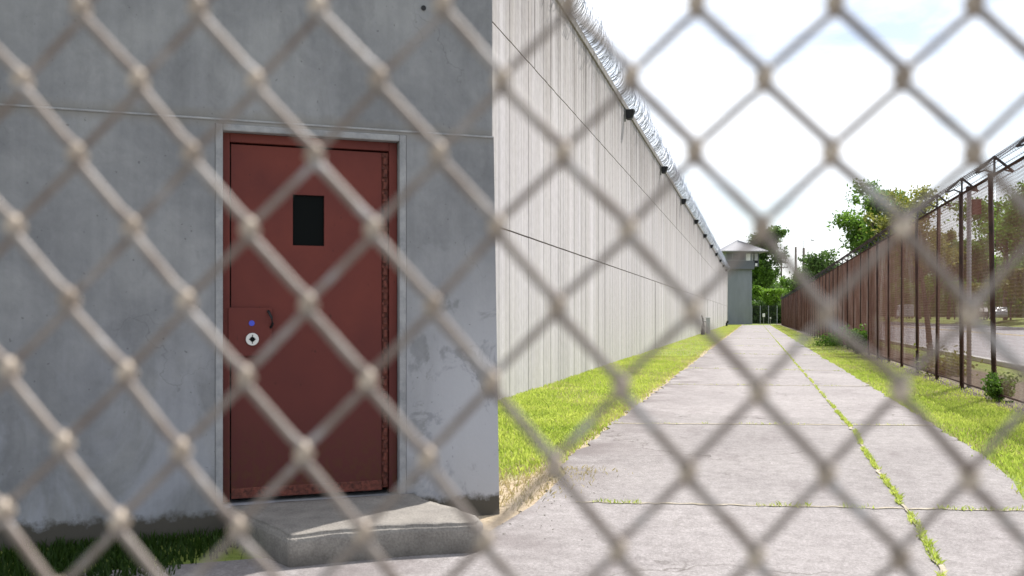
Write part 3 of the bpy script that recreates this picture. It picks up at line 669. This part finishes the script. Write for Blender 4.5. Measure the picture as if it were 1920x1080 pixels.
p = Vector((WX+.4, 118, 0)); e_ = empty('stub_pipe', p); tag(e_, 'short dark capped pipe at the far foot of the wall', 'pipe')
mb = MB(); mb.tube([(0, 0, 0), (0, 0, .45)], .12, 10); mb.build('pipe', M['darkmetal'], e_)
mb = MB(); mb.tube([(0, 0, .45), (.22, 0, .62)], .13, 10); mb.build('elbow', M['darkmetal'], e_)

# ---------------------------------------------------------------- utility poles
def upole(px, ytop, d, arms, lab, lamp=False):
    p = at(px, ytop, d); e_ = empty('utility_pole', (p.x, p.y, 0), YAW); tag(e_, lab, 'utility pole', 'utility poles beyond the fence')
    mb = MB(); mb.tube([(0, 0, 0), (0, 0, p.z)], [.2, .15], 10); mb.build('pole', M['timber'], e_, smooth=True)
    for k in range(arms):
        mb = MB(); z_ = p.z-.7-k*.9; mb.box((-1.2, -.28, z_), (1.2, -.16, z_+.14)); ar = mb.build('crossarm', M['timber'], e_)
        for xx in (-1.1, -.5, .5, 1.1):
            mb = MB(); mb.tube([(xx, -.22, z_+.14), (xx, -.22, z_+.34)], .05, 6); mb.build('insulator', M['galv'], ar)
    if lamp:
        mb = MB(); mb.tube([(0, 0, p.z-.1), (0, 0, p.z+.9), (.3, 0, p.z+1.25), (1.1, 0, p.z+1.0)], .03, 6); mb.build('lamp_arm', M['galv'], e_)
        mb = MB(); mb.box((.9, -.1, p.z+.9), (1.3, .1, p.z+1.02)); mb.build('lamp_head', M['galv'], e_, bevel=.02)
    return p
t1 = upole(1465, 486, 175, 2, 'shortest brown utility pole, with crossarms, beside the tower trees')
t2 = upole(1492, 463, 136, 0, 'plain brown utility pole without arms, middle of three')
t3 = upole(1507, 465, 116, 0, 'tallest utility pole, with a thin lamp arm on top', True)
mb = MB()
def cable(a, b, sag, r=.012):
    a, b = Vector(a), Vector(b); pts = []
    for k in range(13): f_ = k/12; p = a.lerp(b, f_); p.z -= sag*4*f_*(1-f_); pts.append(p)
    mb.tube(pts, r, 4)
e2 = Vector((5.4, 30, 11.5))
cable(t1-Vector((0, 0, .4)), t3-Vector((0, 0, .3)), .6)
cable(t3-Vector((0, 0, .4)), t2-Vector((0, 0, .5)), .2)
cable(t1-Vector((1, 0, .6)), t1+Vector((-20, 60, -1)), .8)
tag(mb.build('power_cable', M['darkmetal']), 'thin power cables strung between the distant utility poles', 'cable')

# ---------------------------------------------------------------- trees
def tree(name, loc, H, R, trunk_h, nleaf, leaf, lm, lab, seed, lean=(0, 0), flat=1.0, sparse=1.0, group=None, cat='tree'):
    rs = random.Random(seed); nr = np.random.default_rng(seed)
    e_ = empty(name, loc); tag(e_, lab, cat, group)
    mb = MB(); tips = []
    def branch(p, d, ln, r, lev):
        pts = [p]; rr = [r]; q = Vector(p); dd = Vector(d)
        n = 4
        for k in range(n):
            dd = (dd+Vector((rs.gauss(0, .16 if lev else .05), rs.gauss(0, .16 if lev else .05), rs.gauss(.03, .1)))).normalized(); q = q+dd*(ln/n); pts.append(q.copy()); rr.append(r*(1-.6*(k+1)/n))
            if lev >= 2 or (lev >= 1 and k >= 2): tips.append((q.copy(), ln*.42))
        mb.tube(pts, rr, 6 if lev < 2 else 4, cap=False)
        if lev < 3:
            nb = rs.randint(3, 5) if lev else rs.randint(6, 8)
            for _ in range(nb):
                f_ = rs.uniform(.35, 1) if lev else rs.uniform(.4, 1); k = min(int(f_*n), n-1); pp_ = pts[k].lerp(pts[k+1], f_*n-k if k < n-1 else rs.random())
                a = rs.uniform(0, 2*PI); el = rs.uniform(.15, 1.0); nd = Vector((math.cos(a)*math.cos(el), math.sin(a)*math.cos(el), math.sin(el)*flat))
                nd = (nd+dd*.4+Vector((lean[0], lean[1], 0))).normalized()
                branch(pp_, nd, ln*rs.uniform(.5, .72) if lev else R*rs.uniform(.55, .95), rr[k]*.55, lev+1)
    branch(Vector((0, 0, -.1)), Vector((lean[0]*.3, lean[1]*.3, 1)).normalized(), H*.72, max(.05, H*.02), 0)
    mb.build('trunk', M['bark'], e_, smooth=True)
    tips = [t_ for t_ in tips if t_[0].z > trunk_h]
    rs.shuffle(tips); tips = tips[:max(8, int(len(tips)*sparse))]
    per = max(3, nleaf//len(tips)); C = np.array([tuple(t_[0]) for t_ in tips]); Sg = np.array([max(t_[1], .03*H) for t_ in tips])
    P = (C[:, None, :]+nr.normal(0, 1, (len(tips), per, 3))*Sg[:, None, None]*.5*np.array([1, 1, .75])).reshape(-1, 3)
    P[:, 2] = np.clip(P[:, 2], .05*H, H*1.06-nr.uniform(0, .08*H, len(P)))
    n = len(P); a = nr.normal(0, 1, (n, 3)); a /= np.linalg.norm(a, axis=1)[:, None]; b = np.cross(a, nr.normal(0, 1, (n, 3))); b /= np.linalg.norm(b, axis=1)[:, None]
    s = leaf*nr.uniform(.6, 1.3, n)[:, None]
    V = np.stack([P-a*s, P+b*s*.5, P+a*s, P-b*s*.5], 1).reshape(-1, 3)
    npmesh('crown', V, np.arange(4*n).reshape(n, 4), lm, e_)
    return e_
def tp(px, d, dz=0): p = at(px, HZ, d); return (p.x, p.y, dz)
# tree over the fence (nearer)
tree('leafy_tree', tp(1664, 40), 6.5, 2.3, 3.2, 11000, .095, M['leaf_mid'], 'leafy tree with reaching branches rising behind the rusty fence', 15, flat=2.0, sparse=.42)
tree('leafy_tree', tp(1745, 30), 5.3, 1.9, 3.0, 8000, .07, M['leaf_olive'], 'pale olive tree behind the fence, right of the reaching one', 12, flat=1.4, sparse=.5)
tree('leafy_tree', tp(1560, 64), 5.5, 2.7, 1.5, 7000, .11, M['leaf_dark'], 'dark rounded tree peeping over the fence, left of the reaching one', 13)
# tower trees
tree('tall_tree', tp(1412, 172), 16.8, 5.4, 4, 22000, .28, M['leaf_dark'], 'tall dark tree directly behind the guard tower', 21)
tree('tall_tree', tp(1436, 168), 12.3, 3.3, 3.0, 12000, .24, M['leaf_mid'], 'narrower dark tree right of the guard tower', 22)
tree('broad_tree', tp(1425, 158), 6.0, 2.8, .8, 7000, .17, M['leaf_light'], 'bright light green tree between tower and far fence', 23)
tree('broad_tree', tp(1447, 154), 5.4, 2.6, .8, 6000, .16, M['leaf_light'], 'smaller bright green tree by the far gate', 24)
tree('broad_tree', tp(1408, 160), 4.6, 2.6, .5, 5000, .17, M['leaf_mid'], 'mid green bush behind the tower foot', 28)
tree('broad_tree', tp(1350, 190), 14.8, 3.2, 6, 4000, .22, M['leaf_light'], 'pale treetop peeping over the wall left of the tower', 25)
tree('broad_tree', tp(1495, 135), 7.2, 3.4, 1, 9000, .18, M['leaf_mid'], 'mid green tree behind the utility poles', 26)
tree('broad_tree', tp(1535, 86), 5.6, 2.7, 1, 8000, .13, M['leaf_dark'], 'dark tree right of the utility poles over the fence', 27)
tree('broad_tree', tp(1470, 200), 7.5, 4, 1, 5000, .22, M['leaf_dark'], 'low dark tree behind the left utility pole', 29)
for i, (px, d, h_) in enumerate(((1418, 172, 4.5), (1440, 166, 4), (1458, 160, 3.8))):
    tree('bush', tp(px, d), h_, 3.6, .1, 5000, .2, M['leaf_dark'], ['dark bush behind the far gate, next to the tower', 'dark bush behind the middle of the far gate', 'dark bush behind the right end of the far gate'][i], 80+i, group='bushes behind the far gate', cat='bush')
def wood(x0, x1, y0, y1, hmax, n, leaf, m, nm, lab, seed, zb=.9):
    nr = np.random.default_rng(seed); P = np.stack([nr.uniform(x0, x1, n), nr.uniform(y0, y1, n), nr.random(n)], 1)
    hh_ = hmax*(.6+.22*np.abs(np.sin(P[:, 1]*.17+P[:, 0]*.2))+.16*np.abs(np.sin(P[:, 1]*.43+1))+.06*nr.normal(0, 1, n))
    P[:, 2] = zb+P[:, 2]*hh_; a = nr.normal(0, 1, (n, 3)); a /= np.linalg.norm(a, axis=1)[:, None]; b = np.cross(a, nr.normal(0, 1, (n, 3))); b /= np.linalg.norm(b, axis=1)[:, None]
    sc = leaf*nr.uniform(.5, 1.4, n)[:, None]; V = np.stack([P-a*sc, P+b*sc*.6, P+a*sc, P-b*sc*.6], 1).reshape(-1, 3)
    tag(npmesh(nm, V, np.arange(4*n).reshape(n, 4), m), lab, 'undergrowth', kind='stuff')
wood(36, 44, 40, 330, 10.5, 90000, .4, M['leaf_mid'], 'undergrowth', 'dark dense undergrowth under the trees across the road', 5)
wood(-60, 36, 300, 312, 12, 40000, .8, M['leaf_dark'], 'far_wood', 'distant dark wood closing the view beyond the road', 6, 0)
wood(-10, 6, 158, 162, 4.0, 26000, .22, M['leaf_dark'], 'thicket', 'dark thicket filling the gap behind the far gate', 7, 0)
# trees across the road: on the bank
labs = ['tall dark tree across the road at the right picture edge', 'dark tree across the road seen right of the thick fence post', 'mid green tree across the road behind the galvanised pole', 'olive tree across the road left of the galvanised pole',
        'farther dark tree across the road behind the brown fence', 'farther green tree across the road behind the brown fence', 'farthest tree across the road behind the brown fence']
wood_done = 1
specs = [(1975, 92, 13, 6.2, 'leaf_mid', 0), (1885, 112, 13.4, 6.5, 'leaf_mid', 0), (1832, 128, 10.6, 5.5, 'leaf_mid', 0), (1778, 130, 12.5, 5, 'leaf_olive', 0), (1725, 140, 12, 6, 'leaf_dark', 0), (1680, 160, 12, 6, 'leaf_mid', 0), (1640, 185, 11, 6, 'leaf_dark', 0)]
for i, (px, d, h_, r_, lm, _) in enumerate(specs):
    tree('street_tree', tp(px, d, .9), h_, r_, 1.0, 9000, .22, M[lm], labs[i], 40+i, group='trees across the road')
bl = ['yellow green bush across the road behind the parked cars', 'olive bush across the road beside the thick fence post', 'yellow green bush across the road at the right edge', 'dark bush across the road left of the galvanised pole', 'green bush across the road behind the brown fence', 'low bush across the road farther along the brown fence']
for i, (px, d, h_, lm) in enumerate(((1895, 104, 4.8, 'leaf_olive'), (1845, 118, 4.2, 'leaf_olive'), (1935, 100, 5.2, 'leaf_olive'), (1790, 122, 4.5, 'leaf_mid'), (1745, 130, 4.5, 'leaf_mid'), (1700, 150, 4, 'leaf_dark'))):
    tree('bush', tp(px, d, .9), h_, 3.6, .2, 5000, .17, M[lm], bl[i], 60+i, group='bushes across the road', cat='bush')
# shrubs at the fence
def shrub(loc, h_, r_, n, leaf, lm, lab, seed):
    e_ = empty('shrub', loc); tag(e_, lab, 'shrub'); nr = np.random.default_rng(seed)
    mb = MB(); P = []
    for k in range(14):
        a = nr.uniform(0, 2*PI); q = Vector((math.cos(a)*r_*nr.uniform(.2, 1), math.sin(a)*r_*nr.uniform(.2, 1), h_*nr.uniform(.5, 1))); mb.tube([(0, 0, 0), tuple(q*.5+Vector((0, 0, .08))), tuple(q)], [.012, .008, .004], 4)
        P.append(np.array(q)[None]*nr.uniform(.35, 1.05, (n//14, 1))+nr.normal(0, .22*r_, (n//14, 3)))
    mb.build('stem', M['bark'], e_); P = np.vstack(P); P[:, 2] = np.abs(P[:, 2]); n = len(P); a = nr.normal(0, 1, (n, 3)); a /= np.linalg.norm(a, axis=1)[:, None]; b = np.cross(a, nr.normal(0, 1, (n, 3))); b /= np.linalg.norm(b, axis=1)[:, None]
    s = leaf*nr.uniform(.6, 1.3, n)[:, None]
    npmesh('foliage', np.stack([P-a*s, P+b*s*.5, P+a*s, P-b*s*.5], 1).reshape(-1, 3), np.arange(4*n).reshape(n, 4), lm, e_)
shrub((FX-.28, 33.0, 0), .95, .42, 1600, .055, M['leaf_mid'], 'round green shrub at the foot of the rusty fence', 1)
shrub((FX-.02, 15.6, 0), .42, .28, 1000, .035, M['leaf_mid'], 'leafy green weeds at the foot of the nearest fence post', 2)
shrub((FX-.35, 42.0, 0), .35, .8, 1200, .05, M['leaf_mid'], 'low spreading weeds against the middle of the rusty fence', 3)
shrub((FX+.3, 22.0, 0), .4, .6, 900, .05, M['leaf_olive'], 'straggly olive weeds just behind the rusty fence', 4)

# ---------------------------------------------------------------- cars
def car(loc, rz, lab, paint, van=False):
    e_ = empty('parked_van' if van else 'parked_car', loc, rz); tag(e_, lab, 'van' if van else 'car')
    if van: pr = [(-2.6, .35), (2.5, .35), (2.6, .9), (2.1, 1.2), (1.6, 2.1), (-2.55, 2.15), (-2.65, .6)]
    else: pr = [(-2.15, .3), (2.1, .3), (2.2, .6), (2.0, .85), (1.1, .95), (.45, 1.42), (-1.0, 1.45), (-1.75, 1.0), (-2.15, .92), (-2.2, .6)]
    def side(poly, y0, y1):
        mb = MB(); n = len(poly); mb.v += [(x, y0, z) for x, z in poly]+[(x, y1, z) for x, z in poly]
        mb.f.append(tuple(range(n))); mb.f.append(tuple(range(n, 2*n))[::-1])
        for k in range(n): mb.f.append(((k+1) % n, k, n+k, n+(k+1) % n))
        return mb
    side(pr, -.85, .85).build('body', M[paint], e_, bevel=.08, seg=3)
    wp = [(1.0, 1.3), (1.55, 1.3), (1.4, 1.85), (.6, 1.9), (.6, 1.3)] if van else [(.95, .98), (.4, 1.35), (-.95, 1.37), (-1.5, 1.0)]
    side(wp, -.862, .862).build('window', M['black'], e_)
    for sx in (-1.35, 1.35):
        for sy in (-.87, .7):
            mb = MB(); mb.tube([(sx, sy, .32), (sx, sy+.17, .32)], .32, 18); w_ = mb.build('wheel', M['tyre'], e_)
            mb = MB(); mb.tube([(sx, sy-.006, .32), (sx, sy+.176, .32)], .19, 12); mb.build('rim', M['galv'], w_)
    for sy in (-.65, .65):
        mb = MB(); mb.box((2.12, sy-.14, .62), (2.21, sy+.14, .76)); mb.build('headlight', M['white'], e_, bevel=.02)
c = at(1872, HZ, 108); car((c.x, c.y, .85), 1.4, 'silver parked car seen through the fence beyond the road', 'silver')
c = at(1838, HZ, 122); car((c.x, c.y, .9), 1.4, 'dark parked car behind the silver one beyond the road', 'darkmetal')
c = at(1697, HZ, 142); car((c.x, c.y, .85), PI/2, 'white van parked beyond the road, seen through the brown fence', 'white', True)

# ---------------------------------------------------------------- near chain link fence
rows = [
 (0, [(152, 15), (372, 15), (597, 12), (830, 8), (1065, 8), (1305, 8), (1565, 8), (1827, 8)]),
 (1, [(42, 150), (260, 150), (480, 153), (710, 148), (940, 150), (1182, 145), (1432, 148), (1692, 148)]),
 (2, [(145, 288), (360, 287), (590, 290), (822, 288), (1055, 288), (1302, 285), (1558, 288), (1825, 290)]),
 (3, [(28, 422), (248, 425), (468, 428), (700, 428), (932, 425), (1178, 432), (1428, 430), (1692, 428)]),
 (4, [(131, 560), (350, 563), (578, 568), (812, 572), (1045, 575), (1298, 582), (1548, 590), (1820, 590)]),
 (5, [(18, 690), (238, 697), (460, 705), (690, 712), (922, 715), (1165, 725), (1422, 735), (1688, 733)]),
 (6, [(120, 830), (340, 842), (570, 848), (802, 858), (1040, 870), (1290, 885), (1550, 890), (1818, 897)]),
 (7, [(8, 955), (225, 975), (447, 988), (683, 998), (910, 1012), (1160, 1030), (1418, 1043), (1688, 1045)])]
# fence plane: 1/depth = 2.14 + .118*px/1000
# points: depth d = 1/(a+b*px)
def npt(px, py): return at(px, py, 1/(2.14+.118e-3*px))
q00, q10, q01 = npt(0, 0), npt(1920, 0), npt(0, 1080)
ex = (q10-q00).normalized(); nz = ex.cross(q01-q00).normalized(); ez = ex.cross(nz).normalized()
if nz.dot(Fv) > 0: nz = -nz          # nz points to the camera
if ez.z > 0: ez = -ez
def uv(px, py): p = npt(px, py)-q00; return p.dot(ex), p.dot(ez)
meas = {}
for r_, lst in rows:
    for k, (px, py) in enumerate(lst):
        i = 2*k+(1 if r_ % 2 == 0 else 0)   # half-column index
        meas[(i, r_)] = uv(px, py)
Am = np.array([(1, i, j, i*j*.0) for (i, j) in meas])[:, :3]; B = np.array(list(meas.values()))
coef = np.linalg.lstsq(Am, B, rcond=None)[0]
def kn(i, j):
    if (i, j) in meas: return meas[(i, j)]
    ci, cj = min(max(i, 0), 15), min(max(j, 0), 7)
    if (ci+cj) % 2 == 0: ci = ci+1 if ci < 15 else ci-1
    b = np.array([1, i, j]) @ coef
    r0 = np.array(meas[(ci, cj)]) - np.array([1, ci, cj]) @ coef
    dd = abs(i-ci)+abs(j-cj)
    b = b + r0*math.exp(-dd/8.0); return float(b[0]), float(b[1])
# columns i: knuckles exist where (i + j) is odd
WR, HALF = .0027, .0037
J0, J1, I0, I1 = -7, 21, -9, 25
mb = MB()
def P3(u, v, w): return q00+ex*u+ez*v+nz*w
kb_ = MB()
for i in range(I0, I1):
    # wire i swings between column i and column i+1
    pts = []
    for j in range(J0, J1):
        c = i if (i+j) % 2 else i+1
        u, v = kn(c, j); right = (c == i+1)     # right-hand bend: arrives on "\" (front), leaves on "/" (back)
        s = 1 if right else -1; r_ = .0016
        fa, fb = (HALF, -HALF) if right else (-HALF, HALF)
        pts += [P3(u-s*.0050, v-.0074, fa), P3(u-s*.0006, v-.0038, fa), P3(u+s*.0010, v-.0014, fa*.6), P3(u+s*.0010, v+.0014, fb*.6), P3(u-s*.0006, v+.0038, fb), P3(u-s*.0050, v+.0074, fb)]
    rr = []
    for j in range(J0, J1):
        right = ((i if (i+j) % 2 else i+1) == i+1)
        rr += [.0025]*3+[.0019]*3 if right else [.0019]*3+[.0025]*3
    mb.tube(pts, rr, 8)
    # pale sleeve on each bend, its glint painted as colour
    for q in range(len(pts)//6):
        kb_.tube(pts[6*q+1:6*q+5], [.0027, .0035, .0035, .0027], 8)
nf = mb.build('chain_link_mesh', M['nearwire'], smooth=True)
kb_.build('bend_glint', M['glintwire'], nf, smooth=True)['kind'] = 'stuff'
tag(nf, 'out of focus beige chain link mesh filling the near foreground', 'fence')

# ---------------------------------------------------------------- light, world, camera
sun_az = Vector((.41, .912, 0)).normalized(); EL = math.radians(54)
sd = Vector((sun_az.x*math.cos(EL), sun_az.y*math.cos(EL), math.sin(EL)))
ld = bpy.data.lights.new('sun', 'SUN'); ld.energy = 5.0; ld.angle = math.radians(.53); ld.color = (1, .955, .9)
lo = bpy.data.objects.new('sun', ld); COL.objects.link(lo); lo.rotation_euler = (-sd).to_track_quat('-Z', 'Y').to_euler(); lo.location = (0, 0, 50)
w = bpy.data.worlds.new('World'); S.world = w; w.use_nodes = True; nt = w.node_tree
bg = nt.nodes['Background']; sky = nt.nodes.new('ShaderNodeTexSky'); sky.sky_type = 'NISHITA'; sky.sun_disc = False
sky.sun_elevation = EL; sky.sun_rotation = math.atan2(sun_az.x, sun_az.y); sky.air_density = 1; sky.dust_density = 1.5
tc = nt.nodes.new('ShaderNodeTexCoord'); mp = nt.nodes.new('ShaderNodeMapping'); mp.inputs['Scale'].default_value = (1, 1, 2.6)
nt.links.new(tc.outputs['Generated'], mp.inputs[0])
nz_ = nt.nodes.new('ShaderNodeTexNoise'); nz_.inputs['Scale'].default_value = 3.2; nz_.inputs['Detail'].default_value = 8; nz_.inputs['Roughness'].default_value = .6; nz_.inputs['Distortion'].default_value = .4
nt.links.new(mp.outputs[0], nz_.inputs['Vector'])
rp = nt.nodes.new('ShaderNodeValToRGB'); rp.color_ramp.elements[0].position = .38; rp.color_ramp.elements[1].position = .62
rp.color_ramp.elements[0].color = (.12, .12, .12, 1)
nt.links.new(nz_.outputs['Fac'], rp.inputs[0])
mx = nt.nodes.new('ShaderNodeMix'); mx.data_type = 'RGBA'; nt.links.new(rp.outputs[0], mx.inputs[0]); nt.links.new(sky.outputs[0], mx.inputs[6]); mx.inputs[7].default_value = (9.4, 9.7, 10.2, 1)
nt.links.new(mx.outputs[2], bg.inputs['Color']); bg.inputs['Strength'].default_value = .105
cd = bpy.data.cameras.new('camera'); co = bpy.data.objects.new('camera', cd); COL.objects.link(co); S.camera = co
cd.sensor_width = 36; cd.lens = FPX/1920*36; cd.shift_y = (HZ-540)/1920; cd.clip_start = .02; cd.clip_end = 3000
co.location = CAM; co.rotation_euler = (PI/2, 0, YAW)
cd.dof.use_dof = True; cd.dof.focus_distance = 16; cd.dof.aperture_fstop = 4.7
S.view_settings.view_transform = 'Standard'; S.view_settings.look = 'None'; S.view_settings.gamma = 1; S.view_settings.exposure = .58
S.render.engine = 'CYCLES'; S.cycles.max_bounces = 8; S.cycles.transparent_max_bounces = 12
S.render.resolution_x = 1024; S.render.resolution_y = 576
